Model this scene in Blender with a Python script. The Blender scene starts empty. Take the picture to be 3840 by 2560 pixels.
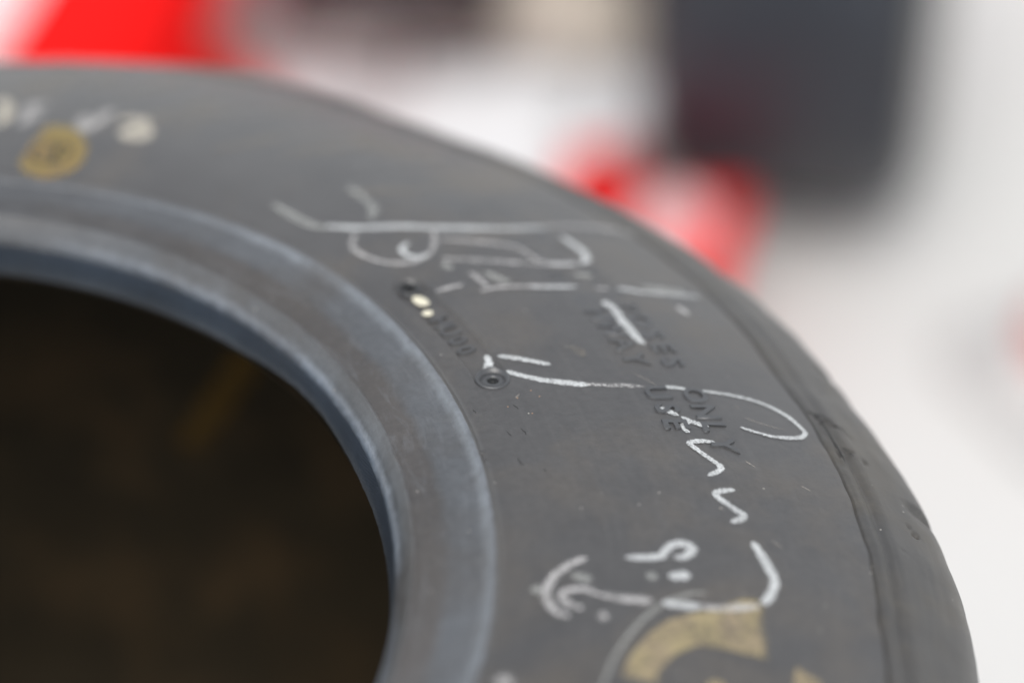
import bpy, math, random
import numpy as np
from mathutils import Matrix, Vector

random.seed(7)
rng = np.random.default_rng(7)
scene = bpy.context.scene
COL = scene.collection
MM = 0.001
ZR = 1.250                      # height of the signed sidewall above the ground (top of a stack of three)

# ------------------------------------------------------------------ camera
cam_data = bpy.data.cameras.new('camera')
cam = bpy.data.objects.new('camera', cam_data)
COL.objects.link(cam)
cR = Vector((0.9089557, -0.4160865, -0.0259153))
cU = Vector((0.2683847, 0.5364622, 0.8001112))
cF = Vector((0.3190129, 0.7342209, -0.5992916))
cam.matrix_world = Matrix(((cR.x, cU.x, -cF.x, 0.0), (cR.y, cU.y, -cF.y, -0.4933282),
                           (cR.z, cU.z, -cF.z, 1.6543961), (0, 0, 0, 1)))
cam_data.sensor_fit = 'HORIZONTAL'
cam_data.sensor_width = 36.0
cam_data.lens = 85.0
cam_data.clip_start = 0.01
cam_data.clip_end = 500.0
cam_data.dof.use_dof = True
cam_data.dof.focus_distance = 0.651
cam_data.dof.aperture_fstop = 2.8
cam_data.dof.aperture_blades = 0
scene.camera = cam

# ------------------------------------------------------------------ world, sun, exposure
SUN_EL, SUN_AZ = math.radians(58), math.radians(-148)     # azimuth clockwise from +Y
world = bpy.data.worlds.new('World')
scene.world = world
world.use_nodes = True
wn = world.node_tree
for n in list(wn.nodes):
    wn.nodes.remove(n)
sky = wn.nodes.new('ShaderNodeTexSky')
sky.sky_type = 'NISHITA'
sky.sun_disc = False
sky.sun_elevation = SUN_EL
sky.sun_rotation = SUN_AZ
sky.air_density = 1.0
sky.dust_density = 2.0
sky.ozone_density = 1.0
soft = wn.nodes.new('ShaderNodeHueSaturation')
soft.inputs['Saturation'].default_value = 0.19
bg = wn.nodes.new('ShaderNodeBackground')
bg.inputs['Strength'].default_value = 0.15
wo = wn.nodes.new('ShaderNodeOutputWorld')
wn.links.new(sky.outputs[0], soft.inputs['Color'])
wn.links.new(soft.outputs[0], bg.inputs['Color'])
wn.links.new(bg.outputs[0], wo.inputs['Surface'])

sun_data = bpy.data.lights.new('sun', 'SUN')
sun_data.energy = 0.7
sun_data.angle = math.radians(35)
sun_data.color = (1.0, 0.96, 0.90)
sun = bpy.data.objects.new('sun', sun_data)
COL.objects.link(sun)
sdir = Vector((math.sin(SUN_AZ) * math.cos(SUN_EL), math.cos(SUN_AZ) * math.cos(SUN_EL), math.sin(SUN_EL)))
sun.rotation_euler = sdir.to_track_quat('Z', 'Y').to_euler()

scene.render.engine = 'CYCLES'
scene.cycles.use_denoising = True
scene.view_settings.view_transform = 'Standard'
scene.view_settings.look = 'None'
scene.view_settings.exposure = 0.68
scene.view_settings.gamma = 1.0
scene.view_settings.use_curve_mapping = False

# ------------------------------------------------------------------ helpers
def tag(o, label=None, cat=None, group=None, kind=None):
    for k, v in (('label', label), ('category', cat), ('group', group), ('kind', kind)):
        if v:
            o[k] = v
    return o


def empty(name, loc=(0, 0, 0), rz=0.0):
    o = bpy.data.objects.new(name, None)
    o.empty_display_size = 0.05
    COL.objects.link(o)
    o.location = loc
    o.rotation_euler = (0, 0, rz)
    return o


def link_mesh(name, me, mat, parent=None):
    o = bpy.data.objects.new(name, me)
    COL.objects.link(o)
    if mat is not None and not me.materials:
        me.materials.append(mat)
    if parent is not None:
        o.parent = parent
    return o


def mesh_np(name, verts, quads, uv=None, smooth=True):
    """verts (n,3) in metres, faces (m,4 or 3); uv per vertex (n,2)."""
    me = bpy.data.meshes.new(name)
    verts = np.asarray(verts, np.float32)
    quads = np.asarray(quads, np.int32)
    n, k = quads.shape
    me.vertices.add(len(verts))
    me.vertices.foreach_set('co', verts.ravel())
    me.loops.add(n * k)
    me.loops.foreach_set('vertex_index', quads.ravel())
    me.polygons.add(n)
    me.polygons.foreach_set('loop_start', np.arange(0, n * k, k, dtype=np.int32))
    me.polygons.foreach_set('loop_total', np.full(n, k, np.int32))
    if uv is not None:
        l = me.uv_layers.new(name='UVMap')
        l.data.foreach_set('uv', np.asarray(uv, np.float32)[quads.ravel()].ravel())
    me.update(calc_edges=True)
    if smooth:
        me.polygons.foreach_set('use_smooth', np.ones(n, bool))
    me.validate()
    return me


def grid_faces(nu, nv, closed_u=False):
    """vertex index = u*nv+v"""
    u = np.arange(nu if closed_u else nu - 1)
    v = np.arange(nv - 1)
    U, V = np.meshgrid(u, v, indexing='ij')
    U2 = (U + 1) % nu
    return np.stack([U * nv + V, U2 * nv + V, U2 * nv + V + 1, U * nv + V + 1], -1).reshape(-1, 4)


# ------------------------------------------------------------------ materials
def new_mat(name):
    m = bpy.data.materials.new(name)
    m.use_nodes = True
    nt = m.node_tree
    b = nt.nodes['Principled BSDF']
    return m, nt, b


def node(nt, kind, **kw):
    n = nt.nodes.new(kind)
    for k, v in kw.items():
        if k in n.inputs:
            n.inputs[k].default_value = v
        else:
            setattr(n, k, v)
    return n


def ramp(nt, src, stops):
    r = nt.nodes.new('ShaderNodeValToRGB')
    e = r.color_ramp.elements
    e[0].position, e[0].color = stops[0][0], (*stops[0][1], 1)
    e[1].position, e[1].color = stops[1][0], (*stops[1][1], 1)
    for p, c in stops[2:]:
        x = e.new(p)
        x.color = (*c, 1)
    nt.links.new(src, r.inputs[0])
    return r.outputs[0]


def mixc(nt, fac, a, b, mode='MIX'):
    m = nt.nodes.new('ShaderNodeMix')
    m.data_type = 'RGBA'
    m.blend_type = mode
    for s, v in ((m.inputs[0], fac), (m.inputs[6], a), (m.inputs[7], b)):
        if isinstance(v, bpy.types.NodeSocket):
            nt.links.new(v, s)
        elif isinstance(v, tuple):
            s.default_value = (*v, 1) if len(v) == 3 else v
        else:
            s.default_value = v
    return m.outputs[2]


def math_(nt, op, a, b=None, clamp=False):
    m = nt.nodes.new('ShaderNodeMath')
    m.operation = op
    m.use_clamp = clamp
    for i, v in enumerate((a, b)):
        if v is None:
            continue
        if isinstance(v, bpy.types.NodeSocket):
            nt.links.new(v, m.inputs[i])
        else:
            m.inputs[i].default_value = v
    return m.outputs[0]


def noise(nt, vec, scale, detail=4, rough=0.6, dist=0.0):
    n = nt.nodes.new('ShaderNodeTexNoise')
    n.inputs['Scale'].default_value = scale
    n.inputs['Detail'].default_value = detail
    n.inputs['Roughness'].default_value = rough
    n.inputs['Distortion'].default_value = dist
    if vec is not None:
        nt.links.new(vec, n.inputs['Vector'])
    return n.outputs['Fac']


def mapping(nt, vec, scale=(1, 1, 1), rot=(0, 0, 0), loc=(0, 0, 0)):
    m = nt.nodes.new('ShaderNodeMapping')
    m.inputs['Scale'].default_value = scale
    m.inputs['Rotation'].default_value = rot
    m.inputs['Location'].default_value = loc
    nt.links.new(vec, m.inputs['Vector'])
    return m.outputs[0]


def bump(nt, bsdf, height, strength=0.3, dist=0.0005):
    b = nt.nodes.new('ShaderNodeBump')
    b.inputs['Strength'].default_value = strength
    b.inputs['Distance'].default_value = dist
    nt.links.new(height, b.inputs['Height'])
    nt.links.new(b.outputs[0], bsdf.inputs['Normal'])


def rubber(name, dark, light, brown, rough=0.6, streak=0.4, grain=0.35, seat=False, speckle=0.0, cracks=False, dust=0.0, spec=0.5, mott=0.35, bands=None, lit_sector=None):
    """UV is (arc length along the tyre, arc length across the profile) in metres."""
    m, nt, b = new_mat(name)
    tc = nt.nodes.new('ShaderNodeTexCoord')
    ob, uv = tc.outputs['Object'], tc.outputs['UV']
    patch = noise(nt, ob, 14, 6, 0.65, 0.6)
    base = ramp(nt, patch, [(0.32, dark), (0.68, light)])
    if bands:                                                 # wear, stains and painted-in highlights by ring: (mm across the profile, colour)
        sv = nt.nodes.new('ShaderNodeSeparateXYZ')
        nt.links.new(uv, sv.inputs[0])
        jit = math_(nt, 'MULTIPLY', math_(nt, 'SUBTRACT', noise(nt, ob, 160, 4, 0.7), 0.5), 0.0035)
        L_ = bands[-1][0]
        vv_ = math_(nt, 'DIVIDE', math_(nt, 'ADD', sv.outputs[1], jit), L_ * 0.001)
        ring = ramp(nt, vv_, [(q / L_, c) for q, c in bands])
        if lit_sector:                                            # side-light highlight put into the colour along one arc, duller elsewhere
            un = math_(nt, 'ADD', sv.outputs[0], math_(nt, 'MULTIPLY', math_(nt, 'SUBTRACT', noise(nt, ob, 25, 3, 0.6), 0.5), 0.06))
            a0, a1, b0, b1 = lit_sector
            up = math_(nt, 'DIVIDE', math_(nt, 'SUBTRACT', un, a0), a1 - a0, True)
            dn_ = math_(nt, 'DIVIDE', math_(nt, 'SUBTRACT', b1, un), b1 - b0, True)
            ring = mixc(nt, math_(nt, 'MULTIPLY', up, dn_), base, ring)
        base = mixc(nt, 1.0, ring, ramp(nt, patch, [(0.3, (0.72, 0.72, 0.72)), (0.7, (1.25, 1.25, 1.25))]), 'MULTIPLY')
    br = noise(nt, mapping(nt, ob, loc=(3.1, 1.7, 0.3)), 22, 5, 0.6, 0.4)
    brf = ramp(nt, br, [(0.48, (0, 0, 0)), (0.72, (1, 1, 1))])
    base = mixc(nt, math_(nt, 'MULTIPLY', brf, 0.75), base, brown)
    st = noise(nt, mapping(nt, uv, scale=(14, 420, 1)), 1.0, 5, 0.7, 0.3)      # circumferential rubbing
    stf = ramp(nt, st, [(0.5, (0, 0, 0)), (0.78, (1, 1, 1))])
    base = mixc(nt, math_(nt, 'MULTIPLY', stf, streak), base, tuple(min(1, c * 2.0) for c in light))
    fine = noise(nt, ob, 2600, 3, 0.6)
    mid = noise(nt, ob, 420, 5, 0.65)
    base = mixc(nt, mott, base, mixc(nt, 1.0, base, ramp(nt, mid, [(0.3, (0.55, 0.55, 0.55)), (0.7, (1.5, 1.5, 1.5))]), 'MULTIPLY'))
    h = math_(nt, 'ADD', math_(nt, 'MULTIPLY', fine, 0.35), math_(nt, 'MULTIPLY', mid, 0.65))
    if dust:                                                  # pale dusty blotches rubbed along the bead
        dn = noise(nt, mapping(nt, uv, scale=(55, 260, 1), loc=(0.4, 0.2, 0)), 1.0, 7, 0.75, 1.2)
        base = mixc(nt, math_(nt, 'MULTIPLY', ramp(nt, dn, [(0.50, (0, 0, 0)), (0.66, (1, 1, 1))]), dust), base, (0.21, 0.23, 0.25))
    if speckle:
        vo = node(nt, 'ShaderNodeTexVoronoi', Scale=330.0)
        nt.links.new(ob, vo.inputs['Vector'])
        pick = node(nt, 'ShaderNodeTexWhiteNoise')
        nt.links.new(vo.outputs['Color'], pick.inputs['Vector'])
        near = math_(nt, 'LESS_THAN', vo.outputs['Distance'], 0.085)
        rare = math_(nt, 'GREATER_THAN', pick.outputs['Value'], 1.0 - speckle)
        base = mixc(nt, math_(nt, 'MULTIPLY', near, rare), base, (0.42, 0.40, 0.36))
    if cracks:
        cv = node(nt, 'ShaderNodeTexVoronoi', Scale=1.0)
        cv.feature = 'DISTANCE_TO_EDGE'
        wob = node(nt, 'ShaderNodeTexNoise', Scale=300.0)
        nt.links.new(ob, wob.inputs['Vector'])
        vv = nt.nodes.new('ShaderNodeVectorMath')
        vv.operation = 'MULTIPLY_ADD'
        nt.links.new(wob.outputs['Color'], vv.inputs[0])
        vv.inputs[1].default_value = (0.0012, 0.0012, 0)
        nt.links.new(uv, vv.inputs[2])
        nt.links.new(mapping(nt, vv.outputs[0], scale=(330, 120, 1)), cv.inputs['Vector'])
        line = math_(nt, 'LESS_THAN', cv.outputs['Distance'], 0.045)
        zone = noise(nt, mapping(nt, uv, loc=(0.3, 0.1, 0)), 60, 3, 0.6)
        line = math_(nt, 'MULTIPLY', line, math_(nt, 'GREATER_THAN', zone, 0.585))
        sx = nt.nodes.new('ShaderNodeSeparateXYZ')
        nt.links.new(uv, sx.inputs[0])
        line = math_(nt, 'MULTIPLY', line, math_(nt, 'LESS_THAN', sx.outputs[1], 0.034))
        base = mixc(nt, math_(nt, 'MULTIPLY', line, 0.7), base, (0.012, 0.012, 0.013))
    if seat:                                                  # woven bead fabric: fine slanting cords
        w = node(nt, 'ShaderNodeTexWave', Scale=1.0, Distortion=1.2, Detail=2.0)
        w.inputs['Detail Scale'].default_value = 3.0
        nt.links.new(mapping(nt, uv, scale=(900, 330, 1)), w.inputs['Vector'])
        w.wave_type = 'BANDS'
        w.bands_direction = 'DIAGONAL'
        h = math_(nt, 'ADD', h, math_(nt, 'MULTIPLY', w.outputs['Fac'], 1.6))
        base = mixc(nt, 0.9, base, mixc(nt, 1.0, base, ramp(nt, w.outputs['Fac'], [(0.2, (0.35, 0.35, 0.35)), (0.8, (1.5, 1.5, 1.5))]), 'MULTIPLY'))
    nt.links.new(base, b.inputs['Base Color'])
    rr = math_(nt, 'ADD', rough - 0.1, math_(nt, 'MULTIPLY', mid, 0.2))
    nt.links.new(rr, b.inputs['Roughness'])
    b.inputs['Specular IOR Level'].default_value = spec
    bump(nt, b, h, grain, 0.0004)
    return m


def paint(name, col, opacity=1.0, broken=0.5, scale=900, rough=0.7, tint=None, lowfreq=0.0, edge=0.0, fine_edge=False):
    """marker / chalk film: broken up where the rubber grain shows through."""
    m, nt, b = new_mat(name)
    tc = nt.nodes.new('ShaderNodeTexCoord')
    ob = tc.outputs['Object']
    n1 = noise(nt, ob, scale, 3, 0.65)
    f = ramp(nt, n1, [(0.5 - 0.22 * (1 - broken) - 0.1, (1 - broken,) * 3), (0.56, (1, 1, 1))])
    n2 = noise(nt, ob, 130, 3, 0.6)
    f = math_(nt, 'MULTIPLY', f, ramp(nt, n2, [(0.3, (1 - lowfreq,) * 3), (0.6, (1, 1, 1))]))
    if edge:                                                  # film thins out towards its border (UV 0..1 across)
        sv = nt.nodes.new('ShaderNodeSeparateXYZ')
        nt.links.new(tc.outputs['UV'], sv.inputs[0])
        for ax in (0, 1):
            d = math_(nt, 'MINIMUM', sv.outputs[ax], math_(nt, 'SUBTRACT', 1.0, sv.outputs[ax]))
            d = math_(nt, 'ADD', math_(nt, 'DIVIDE', d, edge), math_(nt, 'MULTIPLY', math_(nt, 'SUBTRACT', n1 if fine_edge else n2, 0.55), 2.2 if fine_edge else 1.6), True)
            f = math_(nt, 'MULTIPLY', f, d)
    f = math_(nt, 'MULTIPLY', f, opacity, True)
    c = col
    if tint:
        c = mixc(nt, ramp(nt, noise(nt, ob, 90, 4, 0.6), [(0.4, (0, 0, 0)), (0.65, (1, 1, 1))]), col, tint)
        nt.links.new(c, b.inputs['Base Color'])
    else:
        b.inputs['Base Color'].default_value = (*col, 1)
    b.inputs['Roughness'].default_value = rough
    b.inputs['Specular IOR Level'].default_value = 0.3
    tr = nt.nodes.new('ShaderNodeBsdfTransparent')
    mx = nt.nodes.new('ShaderNodeMixShader')
    nt.links.new(f, mx.inputs[0])
    nt.links.new(tr.outputs[0], mx.inputs[1])
    nt.links.new(b.outputs[0], mx.inputs[2])
    nt.links.new(mx.outputs[0], nt.nodes['Material Output'].inputs['Surface'])
    return m


def gloss(name, col, rough=0.3, spec=0.5, metal=0.0, coat=0.0, vary=0.06, scale=30):
    m, nt, b = new_mat(name)
    tc = nt.nodes.new('ShaderNodeTexCoord')
    n = noise(nt, tc.outputs['Object'], scale, 4, 0.6)
    lo = tuple(max(0, c * (1 - vary)) for c in col)
    hi = tuple(min(1, c * (1 + vary)) for c in col)
    nt.links.new(ramp(nt, n, [(0.3, lo), (0.7, hi)]), b.inputs['Base Color'])
    b.inputs['Roughness'].default_value = rough
    b.inputs['Specular IOR Level'].default_value = spec
    b.inputs['Metallic'].default_value = metal
    b.inputs['Coat Weight'].default_value = coat
    b.inputs['Coat Roughness'].default_value = 0.1
    return m


M = {}
M['side'] = rubber('sidewall_rubber', (0.044, 0.043, 0.043), (0.066, 0.064, 0.062), (0.092, 0.077, 0.059), 0.37, 0.16, 0.42, speckle=0.07, spec=1.0, mott=0.36)
M['shoulder'] = rubber('shoulder_rubber', (0.034, 0.033, 0.032), (0.052, 0.049, 0.045), (0.080, 0.066, 0.045), 0.44, 0.4, 0.5, speckle=0.10, spec=0.9, mott=0.45)
M['tread'] = rubber('tread_rubber', (0.030, 0.030, 0.031), (0.050, 0.049, 0.047), (0.06, 0.052, 0.042), 0.75, 0.4, 0.6)
M['bead'] = rubber('bead_rubber', (0.027, 0.028, 0.030), (0.041, 0.042, 0.044), (0.050, 0.043, 0.036), 0.36, 0.15, 0.45, speckle=0.05, dust=0.18, spec=1.0, mott=0.4, lit_sector=(-0.20, -0.12, 0.055, 0.17),
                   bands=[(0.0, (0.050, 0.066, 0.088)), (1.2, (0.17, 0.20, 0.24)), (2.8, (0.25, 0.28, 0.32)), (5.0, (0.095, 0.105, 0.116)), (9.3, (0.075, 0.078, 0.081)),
                          (10.2, (0.056, 0.050, 0.046)), (17.0, (0.056, 0.050, 0.046)), (20.0, (0.072, 0.078, 0.085)), (27.5, (0.085, 0.093, 0.102)), (29.8, (0.17, 0.19, 0.21)), (31.2, (0.15, 0.165, 0.185)), (32.5, (0.045, 0.042, 0.038))])  # pale lip and ridge bands: edge wear plus painted highlights
M['seat'] = rubber('bead_fabric', (0.04, 0.05, 0.07), (0.06, 0.08, 0.10), (0.05, 0.058, 0.068), 0.5, 0.2, 0.8, seat=True,
                   bands=[(0.0, (0.10, 0.11, 0.125)), (1.6, (0.085, 0.098, 0.115)), (4.0, (0.050, 0.064, 0.085)), (8.5, (0.042, 0.056, 0.078)), (11.5, (0.060, 0.076, 0.098))])
M['liner'] = rubber('inner_liner_rubber', (0.026, 0.020, 0.011), (0.044, 0.033, 0.018), (0.10, 0.062, 0.028), 0.65, 0.3, 0.3)
M['letter'] = rubber('moulded_letter_rubber', (0.042, 0.044, 0.047), (0.058, 0.060, 0.063), (0.06, 0.056, 0.05), 0.38, 0.2, 0.3, spec=1.0)
M['crack'] = gloss('crack_shadow', (0.015, 0.015, 0.016), 0.8)
M['hole'] = gloss('dark_mould_hole', (0.012, 0.013, 0.013), 0.6)
M['pen'] = paint('white_pen', (0.63, 0.65, 0.65), 0.96, 0.6, 1500, lowfreq=0.3, edge=0.2, fine_edge=True)
M['mid'] = paint('worn_white_pen', (0.64, 0.63, 0.62), 0.76, 0.65, 1100, lowfreq=0.5, edge=0.3, fine_edge=True)
M['faint'] = paint('faint_white_pen', (0.72, 0.74, 0.70), 0.34, 0.5, 900, lowfreq=0.4)
M['thin'] = paint('dry_white_pen', (0.66, 0.65, 0.64), 0.9, 0.97, 1500, lowfreq=0.4, edge=0.3, fine_edge=True)
M['chalk'] = paint('cream_chalk', (0.78, 0.72, 0.60), 0.6, 0.5, 700)
M['chalkf'] = paint('faint_chalk', (0.70, 0.68, 0.66), 0.45, 0.5, 700)
M['ivory'] = paint('ivory_paint', (0.78, 0.74, 0.58), 0.97, 0.1, 700)
M['yellow'] = paint('thin_yellow_paint', (0.58, 0.42, 0.06), 0.42, 0.4, 500, lowfreq=0.3, tint=(0.52, 0.34, 0.10))
M['beige'] = paint('beige_letter_paint', (0.42, 0.35, 0.20), 0.8, 0.4, 420, lowfreq=0.45, tint=(0.36, 0.29, 0.20), edge=0.07)
M['tan'] = paint('tan_scuff', (0.36, 0.32, 0.26), 0.26, 0.7, 260, lowfreq=0.6)
M['rub'] = paint('grey_rub_mark', (0.30, 0.30, 0.30), 0.35, 0.7, 300, lowfreq=0.6)
M['ochre'] = paint('ochre_glue', (0.30, 0.17, 0.03), 0.5, 0.5, 200, lowfreq=0.5)
M['scratch'] = paint('scratch_mark', (0.55, 0.50, 0.44), 0.5, 0.8, 1800, lowfreq=0.5)
M['copper'] = paint('rusty_speck', (0.50, 0.33, 0.22), 0.9, 0.2, 1500)
M['darkmark'] = paint('dark_stamp', (0.045, 0.045, 0.045), 0.75, 0.4, 700)

# ------------------------------------------------------------------ ground
def build_ground():
    m, nt, b = new_mat('pale_ground')
    tc = nt.nodes.new('ShaderNodeTexCoord')
    a = noise(nt, tc.outputs['Object'], 1.3, 5, 0.6)
    c = noise(nt, tc.outputs['Object'], 45, 5, 0.65)
    base = ramp(nt, a, [(0.3, (0.665, 0.655, 0.63)), (0.7, (0.705, 0.70, 0.68))])
    base = mixc(nt, 0.25, base, mixc(nt, 1.0, base, ramp(nt, c, [(0.3, (0.82, 0.82, 0.82)), (0.7, (1.05, 1.05, 1.05))]), 'MULTIPLY'))
    nt.links.new(base, b.inputs['Base Color'])
    b.inputs['Roughness'].default_value = 0.55
    bump(nt, b, c, 0.2, 0.002)
    n = 24
    xs = np.linspace(-60, 60, n)
    X, Y = np.meshgrid(xs, xs, indexing='ij')
    v = np.stack([X.ravel(), Y.ravel(), np.zeros(n * n)], -1)
    o = link_mesh('ground', mesh_np('ground', v, grid_faces(n, n)), m)
    tag(o, kind='structure')


build_ground()

# ------------------------------------------------------------------ tyre geometry (mm, radius r / height z, z=0 at the bead ridge)
TH = 416.0                                            # tyre height lying on its side
RG, ZG = 287.92, -19.86                               # shoulder edge line
DS = np.array(((-40, 0), (-25, -1.25), (-20, 0.14), (-15, 0.44), (-10, 0.0), (-5, -0.84), (0, 0.38), (5, 0.81), (10, 0.69),
               (15, -0.22), (20, -1.01), (25, -1.94), (30, -2.79), (35, -2.27), (40, 0.3), (45, 2.26), (50, 2.17),
               (55, 0.62), (60, -1.07), (65, -1.89), (70, -1.89), (90, 0)))
SH = [(293.9, -21.4), (298.1, -24.6), (301.8, -27.4), (305.1, -29.8), (307.9, -32.1), (310.3, -34.3), (312.3, -36.6),
      (313.9, -39.3), (315.2, -42.4), (316.2, -46.1), (316.8, -50.6), (317.2, -56.1), (317.3, -62.7)]


def ds_at(th_deg):
    return np.interp(th_deg, DS[:, 0], DS[:, 1])


DRT = np.array(((-90, 0), (18, 0), (35, -2.0), (50, -4.0), (62, -4.6), (100, 0)))


def warp(th, r):
    """the carcass is not perfectly round: small radial offsets, mm."""
    return ds_at(th) * np.clip((r - 215) / (RG - 215), 0, 1) + np.interp(th, DRT[:, 0], DRT[:, 1]) * np.clip((r - 172) / 19, 0, 1) * np.clip((215 - r) / 24, 0, 1)


def zside(r):
    return -1.5 + (ZG + 1.5) * np.clip((np.asarray(r, float) - 192) / (RG - 192), 0, None) ** 2


THETA = np.concatenate([np.arange(-44, 80, 0.125), np.arange(80, 316, 1.0)])   # fine where the camera looks
SLOT_A, SLOT_B, SLOT_R, SLOT_W = -2.3, 11.57, 204.4, 4.9                       # serial plate recess


def slot_depth(th, r):
    mid = np.clip(th, SLOT_A, SLOT_B)
    dx = np.radians(th - mid) * SLOT_R
    d = np.hypot(dx, r - SLOT_R)
    return np.clip((SLOT_W - d) / 0.45, 0, 1) * 1.0


def pits(th, r, lst):
    out = 0.0
    for t0, r0, depth, lt, lr in lst:
        out = out + depth * np.exp(-(((th - t0) * math.pi / 180 * r0) / lt) ** 2 - ((r - r0) / lr) ** 2)
    return out


def surf(th, r):
    """point on the upper sidewall, metres, tyre local (z=0 at the tyre's base)."""
    th, r = np.asarray(th, float), np.asarray(r, float)
    z = zside(r)
    z = np.where(r > RG, np.interp(r, [RG] + [a for a, b_ in SH], [ZG] + [b_ for a, b_ in SH]), z) - slot_depth(th, r)
    rr = r + warp(th, r)
    a = np.radians(th)
    return np.stack([rr * np.cos(a), rr * np.sin(a), z + TH], -1) * MM


def revolve(name, prof, dz=None, dr=None, theta=THETA):
    prof = np.asarray(prof, float)
    T, Rr = np.meshgrid(theta, prof[:, 0], indexing='ij')
    Z = np.broadcast_to(prof[:, 1], T.shape).copy()
    R0 = Rr.copy()
    if dr is not None:
        Rr = Rr + dr(T, R0, Z)
    if dz is not None:
        Z = Z + dz(T, R0)
    Rr = Rr + warp(T, R0)
    A = np.radians(T)
    v = np.stack([Rr * np.cos(A), Rr * np.sin(A), Z + TH], -1).reshape(-1, 3) * MM
    s = np.concatenate([[0], np.cumsum(np.hypot(*np.diff(prof, axis=0).T))])
    uv = np.stack([A * prof[:, 0].mean() * MM, np.broadcast_to(s * MM, T.shape)], -1).reshape(-1, 2)
    f = grid_faces(len(theta), len(prof), True)
    return mesh_np(name, v, f, uv)


def dense(pts, step):
    out = [pts[0]]
    for a, b_ in zip(pts[:-1], pts[1:]):
        n = max(1, int(math.ceil(math.hypot(b_[0] - a[0], b_[1] - a[1]) / step)))
        for k in range(1, n + 1):
            out.append((a[0] + (b_[0] - a[0]) * k / n, a[1] + (b_[1] - a[1]) * k / n))
    return out


def smooth_curve(pts, n):
    """Catmull-Rom through pts (any dimension)."""
    P = np.asarray(pts, float)
    if len(P) == 2:
        t = np.linspace(0, 1, n)[:, None]
        return P[0] * (1 - t) + P[1] * t
    Q = np.vstack([2 * P[0] - P[1], P, 2 * P[-1] - P[-2]])
    segs = len(P) - 1
    out = []
    for x in np.linspace(0, segs, n):
        i = min(int(x), segs - 1)
        t = x - i
        p0, p1, p2, p3 = Q[i:i + 4]
        out.append(0.5 * ((2 * p1) + (p2 - p0) * t + (2 * p0 - 5 * p1 + 4 * p2 - p3) * t * t + (3 * p1 - p0 - 3 * p2 + p3) * t ** 3))
    return np.array(out)


def wob(th, amp, freqs, seed):
    r = np.random.default_rng(seed)
    return sum(amp / (1 + 0.3 * i) * np.sin(np.radians(th) * f + r.uniform(0, 6.28)) for i, f in enumerate(freqs))


# profiles --------------------------------------------------------------
P_SEAT = dense(smooth_curve([(163.1, -20.5), (163.3, -18.3), (164.0, -14.3), (164.9, -10.6)], 14).tolist(), 0.8)
P_BEAD = smooth_curve([(164.9, -10.6), (165.8, -8.3), (167.4, -5.6), (169.3, -3.4), (170.0, -2.75)], 14).tolist()
P_BEAD += [(170.3, -2.75), (170.55, -3.4)]
P_BEAD += smooth_curve([(170.55, -3.4), (171.5, -3.35), (175.0, -2.7), (180.5, -1.7), (186.3, -1.75), (188.4, -1.0), (189.7, 0.12), (190.5, 0.2), (191.0, 0.05)], 34).tolist()[1:]
P_SIDE = smooth_curve([(191.0, 0.05), (191.6, -0.45), (192.3, -1.15), (193.2, -1.5), (194.2, -1.55)], 14).tolist()
P_SIDE += [(r, float(zside(r))) for r in np.concatenate([np.arange(195, 198, 0.8), np.arange(198, 211, 0.3), np.arange(211, RG - 1, 1.1)])]
P_SIDE += [(RG - 0.6, float(zside(RG - 0.6))), (RG, ZG)]
P_SHO = [(RG, ZG), (RG + 0.15, ZG - 0.55), (RG + 0.5, ZG - 0.7), (RG + 0.9, ZG - 0.5), (RG + 1.3, ZG - 0.5), (RG + 2.6, ZG - 0.8), (RG + 3.6, ZG - 1.15), (RG + 4.3, ZG - 1.6), (RG + 5.0, ZG - 2.1), (RG + 5.8, ZG - 2.5), (RG + 7.0, ZG - 2.9), (RG + 8.8, ZG - 3.6)]
P_SHO += smooth_curve([(RG + 8.8, ZG - 3.6)] + SH[2:], 60).tolist()[1:]
P_TREAD = [(317.3, -62.7), (318.5, -80), (320.5, -120), (321.5, -170), (322, -208), (321.5, -246), (320.5, -296), (318.5, -336), (317.3, -TH + 62.7)]
mir = lambda P: [(r, -TH - z) for r, z in reversed(P)]
low = [(164.9, -10.6), (167.4, -5.6), (170.0, -2.75), (181, -1.45), (189.3, -0.2), (190.3, 0.1), (191.5, -0.7), (193, -1.9)]
P_LOW = mir(low + [(r, float(zside(r))) for r in np.arange(195, RG, 10)] + [(RG, ZG)] + SH)
P_LINER = [(163.1, -20.5), (164.6, -23.2), (170, -24.5), (182, -16), (200, -10), (230, -13), (262, -22), (285, -36), (298, -56), (303, -90), (306, -150), (307, -208)]
P_LINER = dense(P_LINER + mir(P_LINER)[1:] + [(164.9, -TH + 10.6)], 9)

# damage on the shoulder: (theta deg, radius, depth mm, size along, size across)
SH_PITS = [(-8.2, 291.7, 2.4, 1.1, 0.6), (-8.5, 294.0, 0.9, 0.5, 1.6), (-9.0, 297.0, 0.7, 0.5, 1.6), (-8.9, 291.2, 1.2, 2.0, 0.6), (-9.8, 291.0, 0.9, 2.6, 0.6), (-11.35, 294.8, 1.5, 0.7, 0.7),
           (-11.85, 298.7, 1.0, 1.2, 0.6), (-11.7, 291.4, 1.3, 1.6, 0.6), (-12.6, 291.0, 0.8, 2.4, 0.6), (-16.9, 305.0, 2.0, 0.9, 0.9), (-16.4, 303.8, 0.8, 1.0, 0.6),
           (-5.2, 301, 0.6, 1.2, 0.8), (-19, 299, 0.5, 0.8, 0.6), (-1.0, 296, 0.5, 2.0, 0.8)]
NICKS = [(-2.0, 1.5, 0.30), (-2.5, 0.9, 0.35), (-14.3, 2.3, 0.34), (-14.85, 1.2, 0.25), (4.6, 0.8, 0.5), (9.2, 0.6, 0.6)]


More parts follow.
